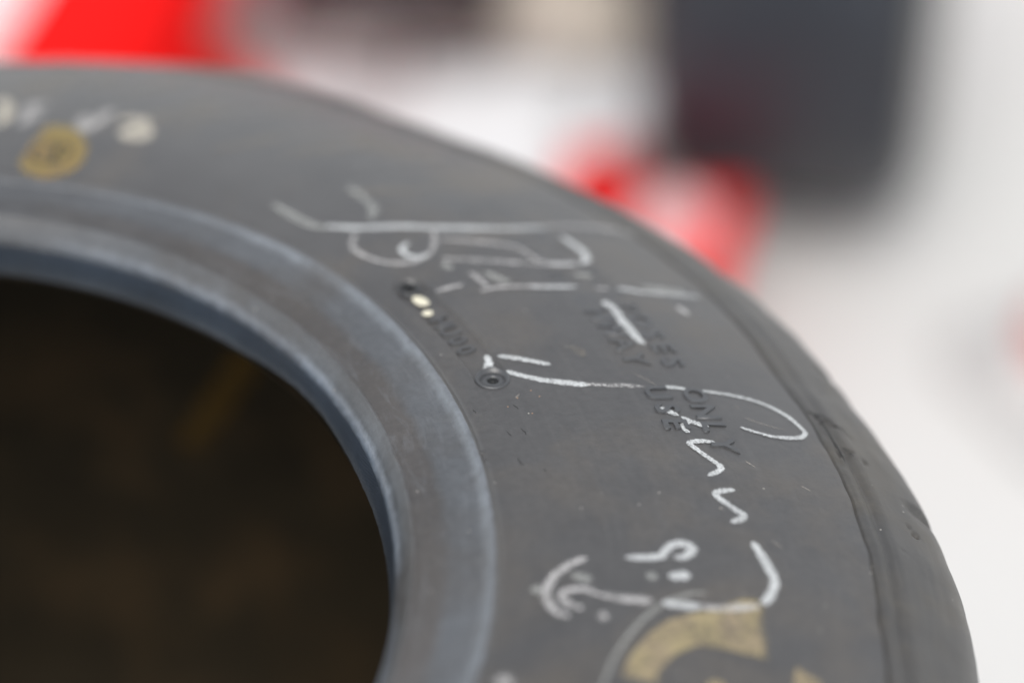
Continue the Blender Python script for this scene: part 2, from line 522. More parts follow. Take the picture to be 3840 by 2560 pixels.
def sho_dz(T, R0):
    d = -pits(T, R0, SH_PITS)
    deep = np.clip((-5.5 - T) / 5, 0, 1) * np.clip((T + 60) / 20, 0, 1)          # the groove opens up on the near side
    d = d - deep * (0.8 * np.exp(-((R0 - RG - 5.2) / 0.9) ** 2) + 0.7 * np.exp(-((R0 - RG - 0.35) / 0.3) ** 2))
    d = d + wob(T, 0.10, (31, 57, 83, 140), 3) * np.clip((R0 - RG) / 3, 0, 1)
    d = d + 0.05 * np.sin(np.radians(T) * 90 + R0 * 0.7) * np.clip((R0 - 296) / 8, 0, 1) * np.exp(-((T + 10) / 14) ** 2)
    return d


def sho_dr(T, R0, Z):
    d = wob(T, 0.07, (44, 71, 119, 203), 5) * np.clip((R0 - 300) / 8, 0, 1)
    for t0, dep, w in NICKS:
        d = d - dep * np.exp(-((T - t0) / w) ** 4) * np.clip((R0 - 304) / 5, 0, 1) * np.exp(-((Z + 40) / 11) ** 2)
    return d


def edge_dr(T, R0, Z):                                   # the moulded edge line is not perfectly round
    return wob(T, 0.16, (23, 51, 97, 171), 9) * np.exp(-((R0 - RG) / 2.5) ** 2)


def ridge_dz(T, R0):                                     # the bead ridge flattens out round the far side
    return -1.25 * np.clip((T - 20) / 18, 0, 1) * np.clip((160 - T) / 40, 0, 1) * np.exp(-((R0 - 190) / 2.2) ** 2)


def side_dz(T, R0):
    return ridge_dz(T, R0) - slot_depth(T, R0) + wob(T, 0.05, (19, 37, 73), 12) - pits(T, R0, [(-11.3, 191.6, 1.2, 0.8, 0.8), (-12.0, 192.2, 0.6, 1.5, 0.5)])


def bead_dr(T, R0, Z):
    return wob(T, 0.07, (40, 90, 160, 260), 15) * np.exp(-((R0 - 170.2) / 0.6) ** 2)


def toe_dr(T, R0, Z):                                    # frayed toe
    return (wob(T, 0.05, (150, 270, 410, 620), 21)) * np.clip((-18.5 - Z) / 3, 0, 1)


TOE = np.array(((-90, 0), (-20, -1), (-5, -0.5), (0, 1.0), (5, 3.2), (11, 3.3), (20, 0.8), (30, 0.2), (60, 0.2), (120, 0)))


def toe_dz(T, R0):                                       # the toe rides up a little on one side
    return np.interp(T, TOE[:, 0], TOE[:, 1]) * np.clip((164.9 - R0) / 1.7, 0, 1) ** 0.8


def liner_dz(T, R0):
    return np.interp(T, TOE[:, 0], TOE[:, 1]) * np.clip((164.2 - R0) / 1.1, 0, 1)


TYRE_PARTS = [
    ('bead_seat', revolve('bead_seat', P_SEAT, dz=toe_dz, dr=toe_dr), M['seat']),
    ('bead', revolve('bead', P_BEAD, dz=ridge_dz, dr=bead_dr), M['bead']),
    ('sidewall', revolve('sidewall', P_SIDE, dz=side_dz, dr=edge_dr), M['side']),
    ('shoulder', revolve('shoulder', P_SHO, dz=sho_dz, dr=lambda T, R0, Z: sho_dr(T, R0, Z) + edge_dr(T, R0, Z)), M['shoulder']),
    ('tread', revolve('tread', dense(P_TREAD, 12)), M['tread']),
    ('lower_sidewall', revolve('lower_sidewall', P_LOW), M['side']),
    ('inner_liner', revolve('inner_liner', P_LINER), M['liner']),
]


def build_tyre(base_z, label, group):
    t = empty('racing_tyre', (0, 0, base_z))
    for nm, me, mt in TYRE_PARTS:
        link_mesh(nm, me, mt, t)
    return tag(t, label, 'tyre', group)


tyre = build_tyre(ZR - TH * MM, 'signed slick racing tyre with white pen autographs, lying on top of the stack', 'racing tyres stacked flat')
build_tyre(ZR - 2 * TH * MM - 0.0006, 'unsigned slick racing tyre lying directly under the signed tyre', 'racing tyres stacked flat')
build_tyre(ZR - 3 * TH * MM - 0.0012, 'slick racing tyre at the bottom of the stack, lying on the pale ground', 'racing tyres stacked flat')

# ------------------------------------------------------------------ marks on the signed sidewall
def ribbon(name, pts, width, mat, lift=0.10, taper=(0.55, 0.55), seed=0, parent=None):
    """a pen line lying on the sidewall; pts in (theta deg, radius mm)."""
    P = np.asarray(pts, float)
    rm = P[:, 1].mean()
    L = np.sum(np.hypot(np.diff(np.radians(P[:, 0])) * rm, np.diff(P[:, 1])))
    n = max(10, int(L / 0.45))
    C = smooth_curve(P, n)
    x = np.radians(C[:, 0]) * rm
    d = np.stack([np.gradient(x), np.gradient(C[:, 1])], -1)
    d /= np.linalg.norm(d, axis=1)[:, None] + 1e-9
    nrm = np.stack([-d[:, 1], d[:, 0]], -1)
    r_ = np.random.default_rng(seed)
    s = np.linspace(0, 1, n)
    w = width * 0.5 * (1 + 0.10 * np.sin(s * L * 0.35 + r_.uniform(0, 6)) + 0.05 * np.sin(s * L * 1.3 + r_.uniform(0, 6)))
    cap = width * 0.5
    e0 = np.clip(s * L / cap, 0, 1)
    e1 = np.clip((1 - s) * L / cap, 0, 1)
    w = w * np.sqrt(np.clip(1 - (1 - e0) ** 2, 0.05, 1)) * np.sqrt(np.clip(1 - (1 - e1) ** 2, 0.05, 1))
    w = w * (taper[0] + (1 - taper[0]) * np.clip(s * 4, 0, 1)) * (taper[1] + (1 - taper[1]) * np.clip((1 - s) * 4, 0, 1))
    nv = 5
    off = np.linspace(-1, 1, nv)
    X = x[:, None] + nrm[:, :1] * w[:, None] * off[None] + r_.normal(0, 0.035, (n, nv))
    Rr = C[:, 1][:, None] + nrm[:, 1:] * w[:, None] * off[None] + r_.normal(0, 0.035, (n, nv))
    v = surf(np.degrees(X / rm), Rr)
    v[..., 2] += (lift + 0.06 * (1 - off ** 2)[None]) * MM
    uv = np.stack([np.full((n, nv), 0.5), np.broadcast_to((off + 1) / 2, (n, nv))], -1).reshape(-1, 2)
    return link_mesh(name, mesh_np(name, v.reshape(-1, 3), grid_faces(n, nv), uv), mat, parent or tyre)


def patch_loop(name, loop, mat, lift=0.07, rings=7, parent=None):
    """filled closed outline lying on the sidewall."""
    P = smooth_curve(list(loop) + [loop[0]], 72)[:-1]
    c = P.mean(0)
    v, n = [], len(P)
    for k in range(rings + 1):
        q = c + (P - c) * max(k / rings, 0.02)
        v.append(surf(q[:, 0], q[:, 1]))
    v = np.array(v)
    v[..., 2] += lift * MM
    f = grid_faces(n, rings + 1, True)
    vv = v.transpose(1, 0, 2).reshape(-1, 3)
    e = np.linspace(0, 1, rings + 1)[None].repeat(n, 0)
    return link_mesh(name, mesh_np(name, vv, f, np.stack([0.5 - e * 0.5, np.full_like(e, 0.5)], -1).reshape(-1, 2)), mat, parent or tyre)


def strip(name, A, B, mat, lift=0.07, n=60, k=14):
    a, b_ = smooth_curve(A, n), smooth_curve(B, n)
    t = np.linspace(0, 1, k)[None, :, None]
    q = a[:, None] * (1 - t) + b_[:, None] * t
    v = surf(q[..., 0], q[..., 1])
    v[..., 2] += lift * MM
    uu, vv = np.meshgrid(np.linspace(0, 1, n), np.linspace(0, 1, k), indexing='ij')
    return link_mesh(name, mesh_np(name, v.reshape(-1, 3), grid_faces(n, k), np.stack([uu, vv], -1).reshape(-1, 2)), mat, tyre)


STROKES = [
 ('faint', 2.6, [(29.16, 206.7), (26.47, 205.21), (24.52, 205.04), (22.97, 207.0)]),
 ('pen', 2.8, [(23.28, 207.53), (22.17, 210.42), (21.04, 214.29), (19.15, 224.36), (17.24, 233.99), (15.27, 248.39), (14.12, 262.79)]),
 ('mid', 2.4, [(14.3, 263.55), (13.9, 270.74), (13.42, 277.59), (12.75, 284.77), (11.87, 288.71)]),
 ('faint', 2.4, [(26.49, 230.09), (24.21, 227.62), (22.68, 225.0), (21.55, 219.53)]),
 ('mid', 2.2, [(20.7, 210.4), (19.35, 204.99), (17.55, 204.33), (15.47, 207.57), (14.46, 213.77), (14.88, 221.03), (16.0, 226.08), (17.35, 230.07)]),
 ('pen', 2.2, [(16.97, 219.22), (16.64, 215.59), (15.87, 214.3), (14.82, 215.81), (14.77, 220.21)]),
 ('mid', 2.2, [(15.97, 228.59), (14.59, 235.53), (13.37, 241.77), (12.28, 245.82), (10.42, 246.35), (9.46, 249.28)]),
 ('mid', 2.2, [(13.69, 221.57), (12.39, 228.69), (10.75, 238.56), (9.43, 249.18), (8.93, 255.45)]),
 ('pen', 2.2, [(9.68, 247.59), (9.32, 252.3), (9.09, 256.86)]),
 ('pen', 2.8, [(12.68, 263.42), (11.67, 263.36), (10.57, 263.33), (9.4, 261.31), (8.98, 257.59)]),
 ('faint', 2.2, [(7.86, 252.11), (7.37, 256.88)]),
 ('faint', 2.2, [(13.07, 220.29), (11.96, 220.64)]),
 ('mid', 2.4, [(10.9, 224.01), (9.54, 224.24), (8.67, 224.36)]),
 ('mid', 2.0, [(9.93, 209.77), (9.88, 214.32), (9.72, 218.59)]),
 ('mid', 2.0, [(8.33, 221.22), (8.21, 226.92), (7.72, 232.63), (6.73, 243.93)]),
 ('pen', 1.8, [(7.37, 235.52), (6.97, 240.0), (6.32, 248.82)]),
 ('mid', 1.8, [(5.84, 253.55), (5.59, 257.39)]),
 ('pen', 1.8, [(5.52, 260.24), (5.21, 263.4), (4.78, 266.75), (4.31, 275.58), (3.91, 284.16)]),
 ('pen', 3.0, [(4.17, 251.66), (3.35, 253.03), (2.07, 252.37), (0.98, 252.24), (-0.27, 252.31), (-1.16, 253.05)]),
 ('mid', 2.4, [(3.01, 273.15), (1.91, 274.91)]),
 ('pen', 2.0, [(0.09, 210.01), (-0.71, 214.51), (-1.25, 217.19), (-2.23, 222.26)]),
 ('pen', 2.6, [(0.11, 206.67), (-0.93, 205.7), (-0.96, 207.87)]),
 ('pen', 2.2, [(-1.95, 209.22), (-2.96, 213.17), (-3.93, 218.29), (-4.79, 225.77), (-5.07, 229.29)]),
 ('thin', 1.6, [(-4.94, 227.73), (-5.31, 233.73), (-5.58, 239.88), (-5.8, 244.79)]),
 ('pen', 1.5, [(-5.9, 250.14), (-6.05, 253.64), (-6.28, 257.22)]),
 ('pen', 1.45, [(-6.4, 260.77), (-6.81, 268.69), (-7.24, 274.54), (-7.87, 279.05), (-8.77, 282.53), (-9.82, 284.34), (-10.27, 284.13), (-10.69, 280.93), (-10.8, 274.27), (-10.5, 269.64), (-10.09, 265.4)]),
 ('pen', 2.2, [(-8.15, 244.92), (-8.56, 247.1), (-9.04, 249.3)]),
 ('pen', 1.9, [(-9.15, 249.87), (-9.54, 251.46), (-9.88, 253.57), (-10.18, 256.19)]),
 ('pen', 1.4, [(-9.75, 252.01), (-9.91, 249.43), (-10.44, 248.96), (-10.81, 249.75)]),
 ('pen', 1.6, [(-11.7, 255.71), (-11.63, 251.65), (-11.88, 248.46), (-12.69, 250.26), (-13.39, 252.22), (-14.0, 254.01), (-14.45, 253.62), (-15.06, 249.61)]),
 ('pen', 1.9, [(-16.26, 255.73), (-16.46, 251.99), (-16.84, 250.01), (-17.54, 252.13), (-18.12, 254.36), (-18.52, 256.07), (-18.94, 254.93), (-19.29, 252.12)]),
 ('pen', 2.4, [(-20.83, 256.96), (-21.93, 258.73), (-23.06, 260.58), (-23.97, 261.43), (-25.12, 260.02), (-25.97, 257.69)]),
 ('mid', 2.4, [(-26.21, 256.7), (-26.93, 247.68), (-27.12, 242.14)]),
 ('pen', 2.6, [(-27.12, 242.14), (-27.22, 236.62), (-27.24, 232.23)]),
 ('mid', 2.4, [(-27.21, 230.03), (-27.27, 225.63), (-27.28, 221.98), (-27.17, 216.48)]),
 ('pen', 2.4, [(-23.37, 223.41), (-23.11, 231.65), (-22.55, 233.66), (-21.82, 236.14), (-21.7, 239.18), (-22.16, 240.71), (-22.81, 238.83), (-23.05, 235.77)]),
 ('pen', 2.6, [(-24.8, 234.13), (-24.46, 239.95)]),
 ('faint', 2.2, [(-24.95, 228.36), (-24.91, 231.33)]),
 ('mid', 2.2, [(-23.58, 213.55), (-24.42, 208.88), (-25.51, 205.39), (-26.88, 203.55), (-28.13, 203.94), (-29.08, 206.17), (-29.47, 209.47)]),
 ('mid', 2.0, [(-27.13, 216.48), (-26.68, 212.47), (-27.0, 208.53), (-27.61, 207.16), (-28.28, 209.05), (-28.58, 212.68)]),
 ('faint', 2.2, [(-25.29, 209.74), (-25.61, 212.09), (-25.73, 214.63)]),
 ('faint', 2.2, [(-27.01, 199.71), (-27.05, 202.41)]),
 ('faint', 2.4, [(10.47, 227.95), (9.34, 229.54), (8.46, 231.3)]),
 ('faint', 2.6, [(5.42, 268.62), (4.92, 274.8), (4.4, 280.98)]),
 ('chalk', 4.5, [(59.51, 239.29), (58.61, 236.39), (57.83, 229.3), (57.74, 223.84), (57.99, 219.83)]),
 ('chalkf', 4.2, [(55.81, 219.58), (55.83, 226.11), (56.2, 234.4), (55.19, 237.26)]),
 ('chalkf', 3.6, [(55.6, 227.61), (54.7, 228.87)]),
 ('chalkf', 4.5, [(51.36, 230.97), (50.95, 225.92), (50.42, 220.01)]),
 ('chalkf', 4.5, [(50.35, 220.08), (49.95, 226.3), (49.78, 237.07)]),
 ('chalk', 4.2, [(48.4, 230.26), (47.53, 232.9), (46.35, 231.85), (46.64, 225.89), (47.25, 221.15)]),
 ('chalk', 4.0, [(47.12, 221.32), (45.98, 220.97), (45.14, 222.83), (45.6, 229.53)]),
]
for i, (kind, w, pts) in enumerate(STROKES):
    nm = 'chalk_mark' if kind.startswith('chalk') else 'pen_stroke'
    tp = (0.9, 0.25) if kind == 'thin' else (0.8, 0.75)
    near = 1.4 if pts[0][0] < -11.5 else (1.1 if pts[0][0] > 5 else 1.25)
    ribbon(nm, pts, w * (1.0 if nm == 'chalk_mark' else near), M[kind], lift=0.10 + 0.012 * (i % 7), taper=tp, seed=i)

for (t_, r_), sz in (((-29.07, 217.9), 1.7), ((-36.4, 197.2), 3.0)):
    patch_loop('pen_dot', [(t_ + sz * 0.28 * math.cos(a), r_ + sz * math.sin(a)) for a in np.linspace(0, 2 * math.pi, 12, endpoint=False)], M['mid'], 0.1)

# beige painted letter at the lower edge
strip('painted_letter', [(-36.5, 222.8), (-34.77, 223.17), (-32.54, 224.59), (-30.41, 228.22), (-28.74, 233.01), (-27.8, 238.81), (-26.8, 245.84), (-25.7, 253.0), (-25.5, 258.5)],
      [(-36.0, 231.8), (-34.09, 232.41), (-32.84, 233.28), (-31.47, 236.4), (-30.86, 239.12), (-30.47, 242.29), (-30.33, 247.69), (-30.44, 254.21), (-30.45, 259.28)], M['beige'], 0.06)
patch_loop('painted_letter', [(-32.7, 246.4), (-33.1, 249.3), (-34.2, 250.2), (-34.9, 247), (-34.2, 243.8), (-33.2, 244.1)], M['beige'], 0.06)
patch_loop('painted_letter', [(-30.2, 265.2), (-30.5, 268.2), (-30.9, 271.8), (-32.4, 273.4), (-33.4, 269.5), (-32.2, 266.2), (-31.3, 264.6)], M['beige'], 0.06)
ribbon('letter_outline', [(-36.8, 219.6), (-34.98, 220.1), (-32.46, 221.69), (-29.63, 225.88), (-27.37, 232.22), (-26.15, 238.92), (-25.79, 243.5)], 1.1, M['faint'], 0.05, (0.9, 0.5))

# yellow round mark with its ring stamp
DISC = [(49.14, 212.53), (48.65, 209.06), (48.29, 205.48), (48.1, 201.95), (48.08, 198.63), (48.24, 195.67), (48.58, 193.18), (49.07, 191.27), (49.69, 190.02), (50.4, 189.48), (51.17, 189.71), (51.93, 190.68), (52.66, 192.36), (53.32, 194.68), (53.86, 197.56), (54.27, 200.86), (54.54, 204.45), (54.65, 208.15), (54.62, 211.77), (54.43, 215.11), (54.11, 217.93), (53.67, 220.09), (53.13, 221.46), (52.5, 221.95), (51.82, 221.54), (51.11, 220.28), (50.4, 218.28), (49.73, 215.67)]
DRING = [(50.07, 207.55), (49.95, 206.37), (49.9, 205.1), (49.93, 203.82), (50.05, 202.58), (50.24, 201.45), (50.5, 200.49), (50.81, 199.73), (51.16, 199.22), (51.53, 198.97), (51.89, 199.02), (52.24, 199.34), (52.55, 199.92), (52.8, 200.74), (52.99, 201.76), (53.1, 202.92), (53.13, 204.17), (53.08, 205.46), (52.96, 206.7), (52.76, 207.85), (52.51, 208.84), (52.21, 209.62), (51.87, 210.15), (51.52, 210.4), (51.17, 210.36), (50.83, 210.03), (50.53, 209.43), (50.27, 208.59)]
DBAR = [(51.37, 209.49), (50.7, 200.57)]
DISC = [(t, 191 + (r - 187) * 24 / 28 if r < 215 else r) for t, r in DISC]
DRING = [(t, 191 + (r - 187) * 24 / 28) for t, r in DRING]
patch_loop('yellow_mark', DISC, M['yellow'], 0.05)
ribbon('stamp_ring', DRING + DRING[:2], 1.3, M['darkmark'], 0.09, (1, 1))
ribbon('stamp_bar', DBAR, 2.2, M['darkmark'], 0.12, (1, 1))

# tan scuffs towards the far shoulder
patch_loop('tan_scuff', [(59, 252), (58.3, 266), (56.5, 277), (53.5, 279), (52.0, 270), (53.0, 255), (56.0, 248)], M['tan'], 0.05)
patch_loop('tan_scuff', [(33, 262), (31, 270), (27.5, 274), (25.5, 270), (27, 262), (30, 258)], M['tan'], 0.05)
patch_loop('tan_scuff', [(-0.3, 231), (-0.5, 233.6), (-1.3, 234.4), (-1.8, 233), (-1.3, 231.2)], M['tan'], 0.05)
ribbon('scratch', [(44, 238), (40, 262), (37, 281)], 5.0, M['tan'], 0.04)
ribbon('scratch', [(36, 244), (33, 262), (31, 282)], 4.0, M['tan'], 0.045)
for i_, (t_, r0_, r1_, w_) in enumerate(((57, 232, 252, 6), (51, 250, 280, 7), (47, 228, 262, 5), (42, 246, 284, 6), (39, 222, 250, 4), (34, 234, 262, 5), (29, 240, 280, 5), (26, 226, 248, 4), (23, 250, 282, 4), (20, 268, 286, 5))):
    ribbon('rub_mark', [(t_, r0_), (t_ - 2.2, (r0_ + r1_) / 2 + 2), (t_ - 3.6, r1_)], w_, M['tan'] if i_ % 3 else M['rub'], 0.03 + 0.004 * i_, (0.4, 0.3), 40 + i_)
ribbon('scratch', [(-4.3, 244.0), (-5.0, 246.6), (-5.8, 248.6)], 0.35, M['scratch'], 0.05)
ribbon('scratch', [(-9.0, 268.2), (-9.6, 273.0), (-10.0, 279.0)], 0.3, M['scratch'], 0.05)
for a, b_ in (((-4.9, 209.2), (-5.3, 207.3)), ((-7.9, 268.0), (-8.1, 268.6)), ((-13.4, 262), (-13.9, 264)), ((-15.2, 275), (-15.6, 277.5)), ((-20.5, 262), (-20.9, 264.5)), ((-18, 250), (-18.3, 251))):
    ribbon('scratch', [a, b_], 0.45, M['scratch'], 0.05)
for a in ((-4.73, 212.39), (-5.58, 213.8), (-6.14, 204.02), (-7.41, 209.44), (-5.31, 207.78)):
    ribbon('rust_speck', [a, (a[0] - 0.08, a[1] + 0.3)], 0.5, M['copper'], 0.06)

for i in range(9):                                       # fine ageing cracks along the ridge and on the lower sidewall
    r_ = np.random.default_rng(100 + i)
    t0 = r_.uniform(-15.5, -5.5)
    r0 = 192.6 + abs(r_.normal(0, 6.5)) if i % 4 else r_.uniform(178, 190)
    if r0 < 192:
        continue
    n_ = int(r_.integers(4, 7))
    L_ = r_.uniform(1.2, 4.0)
    ribbon('rubber_crack', [(t0 - math.degrees(L_ / 200) * k / n_, r0 + L_ * 0.25 * k / n_ + r_.normal(0, 0.16)) for k in range(n_)], r_.uniform(0.07, 0.13), M['crack'], 0.05, (0.4, 0.3), i)

ribbon('rubber_crack', [(-7.9, 289.6), (-8.15, 291.0), (-8.3, 293.0), (-8.9, 296.5), (-9.7, 300.0)], 0.5, M['crack'], 0.05, (0.8, 0.2), 5)
ribbon('rubber_crack', [(-8.2, 291.6), (-9.2, 291.9), (-10.4, 291.7), (-11.6, 291.9), (-12.6, 291.7)], 0.45, M['crack'], 0.05, (0.8, 0.3), 6)
ribbon('rubber_crack', [(-11.2, 293.2), (-11.5, 294.8), (-11.7, 296.0)], 0.45, M['crack'], 0.05, (0.5, 0.4), 8)

# ------------------------------------------------------------------ moulded writing
def glyph(ch, size, depth):
    cu = bpy.data.curves.new('glyph', 'FONT')
    cu.body = ch
    cu.size = size
    cu.extrude = depth
    cu.offset = size * 0.030
    cu.resolution_u = 3
    cu.align_x = 'CENTER'
    ob = bpy.data.objects.new('glyph', cu)
    COL.objects.link(ob)
    dg = bpy.context.evaluated_depsgraph_get()
    me = bpy.data.meshes.new_from_object(ob.evaluated_get(dg))
    bpy.data.objects.remove(ob)
    co = np.empty(len(me.vertices) * 3, np.float32)
    me.vertices.foreach_get('co', co)
    return me, co.reshape(-1, 3).astype(float)


def letter(ch, th0, r0, height, name, raise_mm=0.45, size=None, parent=None):
    s = (size or height * 1.42)
    me, co = glyph(ch, s, 0.5)
    y0, y1 = co[:, 1].min(), co[:, 1].max()
    co[:, 0] -= (co[:, 0].min() + co[:, 0].max()) / 2
    y = (co[:, 1] - (y0 + y1) / 2) * (height / (y1 - y0))
    x = co[:, 0] * (height / (y1 - y0)) * 0.95
    top = co[:, 2] > 0
    k = np.where(top, 1.0, 1.10)                           # slight draft angle
    v = surf(th0 - np.degrees(x * k / r0), r0 + y * k)
    v[:, 2] += np.where(top, raise_mm, -0.3) * MM
    me.vertices.foreach_set('co', v.astype(np.float32).ravel())
    me.materials.clear()
    me.update()
    me.name = name
    return link_mesh(name, me, M['letter'], parent or tyre)


OUT = [('R', 18.6), ('A', 17.0), ('C', 15.4), ('I', 14.2), ('N', 13.0), ('G', 11.4), ('P', 7.95), ('U', 6.35), ('R', 4.75),
       ('P', 3.15), ('O', 1.5), ('S', -0.15), ('E', -1.72), ('S', -3.3), ('O', -6.9), ('N', -8.62), ('L', -10.2), ('Y', -11.95)]
for ch, t in OUT:
    letter(ch, t, 257.9, 6.9, 'moulded_letter', 0.42 if t < 3.5 else 0.10)
INN = [('N', 19.6), ('O', 17.9), ('T', 16.2), ('F', 13.0), ('O', 11.3), ('R', 9.6), ('H', 6.4 + 1.6), ('I', 6.6), ('G', 4.7), ('H', 2.8),
       ('W', 0.95), ('A', -0.95), ('Y', -2.7), ('U', -6.5), ('S', -8.28), ('E', -9.95)]
for ch, t in INN:
    letter(ch, t, 247.2, 6.9, 'moulded_letter', 0.42 if t < 3.5 else 0.10)

# serial plate: worn raised characters between two mould plugs
for ch, t in (('H', 6.4), ('U', 4.95), ('0', 3.5), ('0', 2.05)):
    letter(ch, t, 203.6, 5.6, 'serial_character', 0.5)


def plug(th0, r0, rad):
    """round mould plug: rim, dish and a dark centre hole."""
    def disc(name, prof, mat, parent):
        n = 40
        a = np.linspace(0, 2 * np.pi, n, endpoint=False)
        v = []
        for rr, zz in prof:
            x, y = rr * np.cos(a), rr * np.sin(a)
            q = surf(np.full(n, th0), np.full(n, r0))
            p = np.stack([np.full(n, th0) + np.degrees(x / r0), r0 + y], -1)
            w = surf(p[:, 0], np.full(n, r0))
            ang = np.radians(p[:, 0])
            w[:, 0] = p[:, 1] * np.cos(ang) * MM
            w[:, 1] = p[:, 1] * np.sin(ang) * MM
            w[:, 2] = q[:, 2] + zz * MM - (p[:, 1] - r0) * 0.05 * MM
            v.append(w)
        v = np.array(v).transpose(1, 0, 2).reshape(-1, 3)
        return link_mesh(name, mesh_np(name, v, grid_faces(n, len(prof), True)), mat, parent)
    k = rad / 5.0
    p = disc('mould_plug', [(5.0 * k, -0.3), (4.95 * k, 1.2), (4.6 * k, 1.5), (4.25 * k, 1.4), (3.95 * k, 0.1), (3.4 * k, 0.3), (2.6 * k, 0.55), (1.9 * k, 0.5), (1.6 * k, 0.15), (1.55 * k, -0.2)], M['letter'], tyre)
    disc('plug_hole', [(1.62 * k, 0.12), (1.2 * k, 0.0), (0.5 * k, -0.02), (0.42 * k, 0.25), (0.02, 0.3)], M['hole'], p)
    return p


plug(-2.45, 204.6, 4.9)
plug(11.5, 204.5, 3.4)
ribbon('dark_mark', [(12.3, 204.0), (11.3, 205.6)], 3.4, M['hole'], 1.25, (1, 1))
ribbon('ivory_paint', [(10.5, 203.4), (9.5, 204.0), (9.0, 203.2)], 4.2, M['ivory'], 0.5, (0.9, 0.9))
ribbon('ivory_paint', [(8.3, 202.6), (7.5, 202.2)], 3.8, M['ivory'], 0.5, (0.9, 0.9))
ribbon('pen_blot', [(0.6, 207.3), (-0.2, 206.8), (-0.9, 206.2)], 3.0, M['pen'], 0.9, (0.6, 0.9))

# glue streak on the inner liner, seen through the hole
def liner_streak():
    P = np.array(P_LINER)
    s = np.concatenate([[0], np.cumsum(np.hypot(*np.diff(P, axis=0).T))])
    zc = np.linspace(-75, -205, 24)
    sel = (P[:, 0] > 290)
    order = np.argsort(-P[sel][:, 1])
    rz = np.interp(-zc, -P[sel][order][:, 1], P[sel][order][:, 0])
    ths = np.linspace(39.5, 54.0, 24)
    wd = 3.2 * (1 - 0.3 * np.linspace(0, 1, 24))
    v = []
    for z, r, t, w in zip(zc, rz, ths, wd):
        for k in np.linspace(-1, 1, 7):
            a = math.radians(t + w * k * 0.5)
            v.append(((r - 0.6) * math.cos(a) * MM, (r - 0.6) * math.sin(a) * MM, (z + TH) * MM))
    link_mesh('glue_streak', mesh_np('glue_streak', v, grid_faces(24, 7)), M['ochre'], tyre)


liner_streak()

# ------------------------------------------------------------------ the racing car standing behind (out of focus)
WHITE = gloss('white_car_paint', (0.80, 0.80, 0.80), 0.35, coat=0.4, vary=0.02)
RED = gloss('red_car_paint', (0.80, 0.006, 0.005), 0.6, spec=0.12, coat=0.0, vary=0.04)
PINK = gloss('pale_pink_decal', (0.88, 0.50, 0.50), 0.5, vary=0.03)
GREY = gloss('light_grey_inner_wing', (0.74, 0.71, 0.715), 0.4, vary=0.04)  # inner wing panel slightly greyer than the white
TAN = gloss('taupe_panel_and_shade', (0.60, 0.53, 0.45), 0.5, vary=0.06)
DARK = gloss('dark_carbon', (0.035, 0.020, 0.020), 0.4, vary=0.2)
STEEL = gloss('grey_metal', (0.35, 0.35, 0.36), 0.35, metal=0.8)
WHEELRUB = rubber('wheel_rubber', (0.010, 0.012, 0.018), (0.018, 0.023, 0.033), (0.022, 0.018, 0.020), 0.40, 0.3, 0.5)
WHEELSIDE = gloss('wheel_sidewall', (0.16, 0.155, 0.14), 0.7, vary=0.1)

car = empty('race_car', (1.372, 1.712, 0), math.radians(-37))
tag(car, 'white and red open-wheel racing car nose, wing and front wheel, blurred behind the tyres', 'racing car')


def loft(name, rings, mat, parent, cap=True, closed=True):
    """rings: list of equal-length point lists."""
    R_ = np.array(rings, float)
    nu, nv = R_.shape[:2]
    v = R_.reshape(-1, 3)
    f = []
    for i in range(nu - 1):
        for j in range(nv if closed else nv - 1):
            k = (j + 1) % nv
            f.append((i * nv + j, i * nv + k, (i + 1) * nv + k, (i + 1) * nv + j))
    me = bpy.data.meshes.new(name)
    faces = [tuple(q) for q in f]
    if cap and closed:
        faces.append(tuple(reversed(range(nv))))
        faces.append(tuple((nu - 1) * nv + j for j in range(nv)))
    me.from_pydata([tuple(p) for p in v], [], faces)
    me.update()
    for p in me.polygons:
        p.use_smooth = len(p.vertices) == 4
    return link_mesh(name, me, mat, parent)


def wing_section(y0, chord, thick, camber, z0, rise, n=12):
    up, lo = [], []
    for k in range(n + 1):
        t = k / n
        th_ = thick * (math.sqrt(max(t, 0.0)) * 1.4 - t * 1.4 + 0.04)
        zc = z0 + rise * t + camber * 4 * t * (1 - t) * -1
        up.append((y0 + chord * t, zc + th_))
        lo.append((y0 + chord * t, zc - th_ * 0.5))
    return up + lo[::-1][0:]


def wing(name, x0, x1, y0, chord, z0, rise, mat, thick=0.02, camber=0.02, n=5, parent=car, sweep=0.0, lift=0.0):
    rings = []
    for k in range(n):
        t = k / (n - 1)
        s = wing_section(y0 + sweep * t, chord, thick, camber, z0 + lift * t, rise)
        rings.append([(x0 + (x1 - x0) * t, y, z) for y, z in s])
    return loft(name, rings, mat, parent)


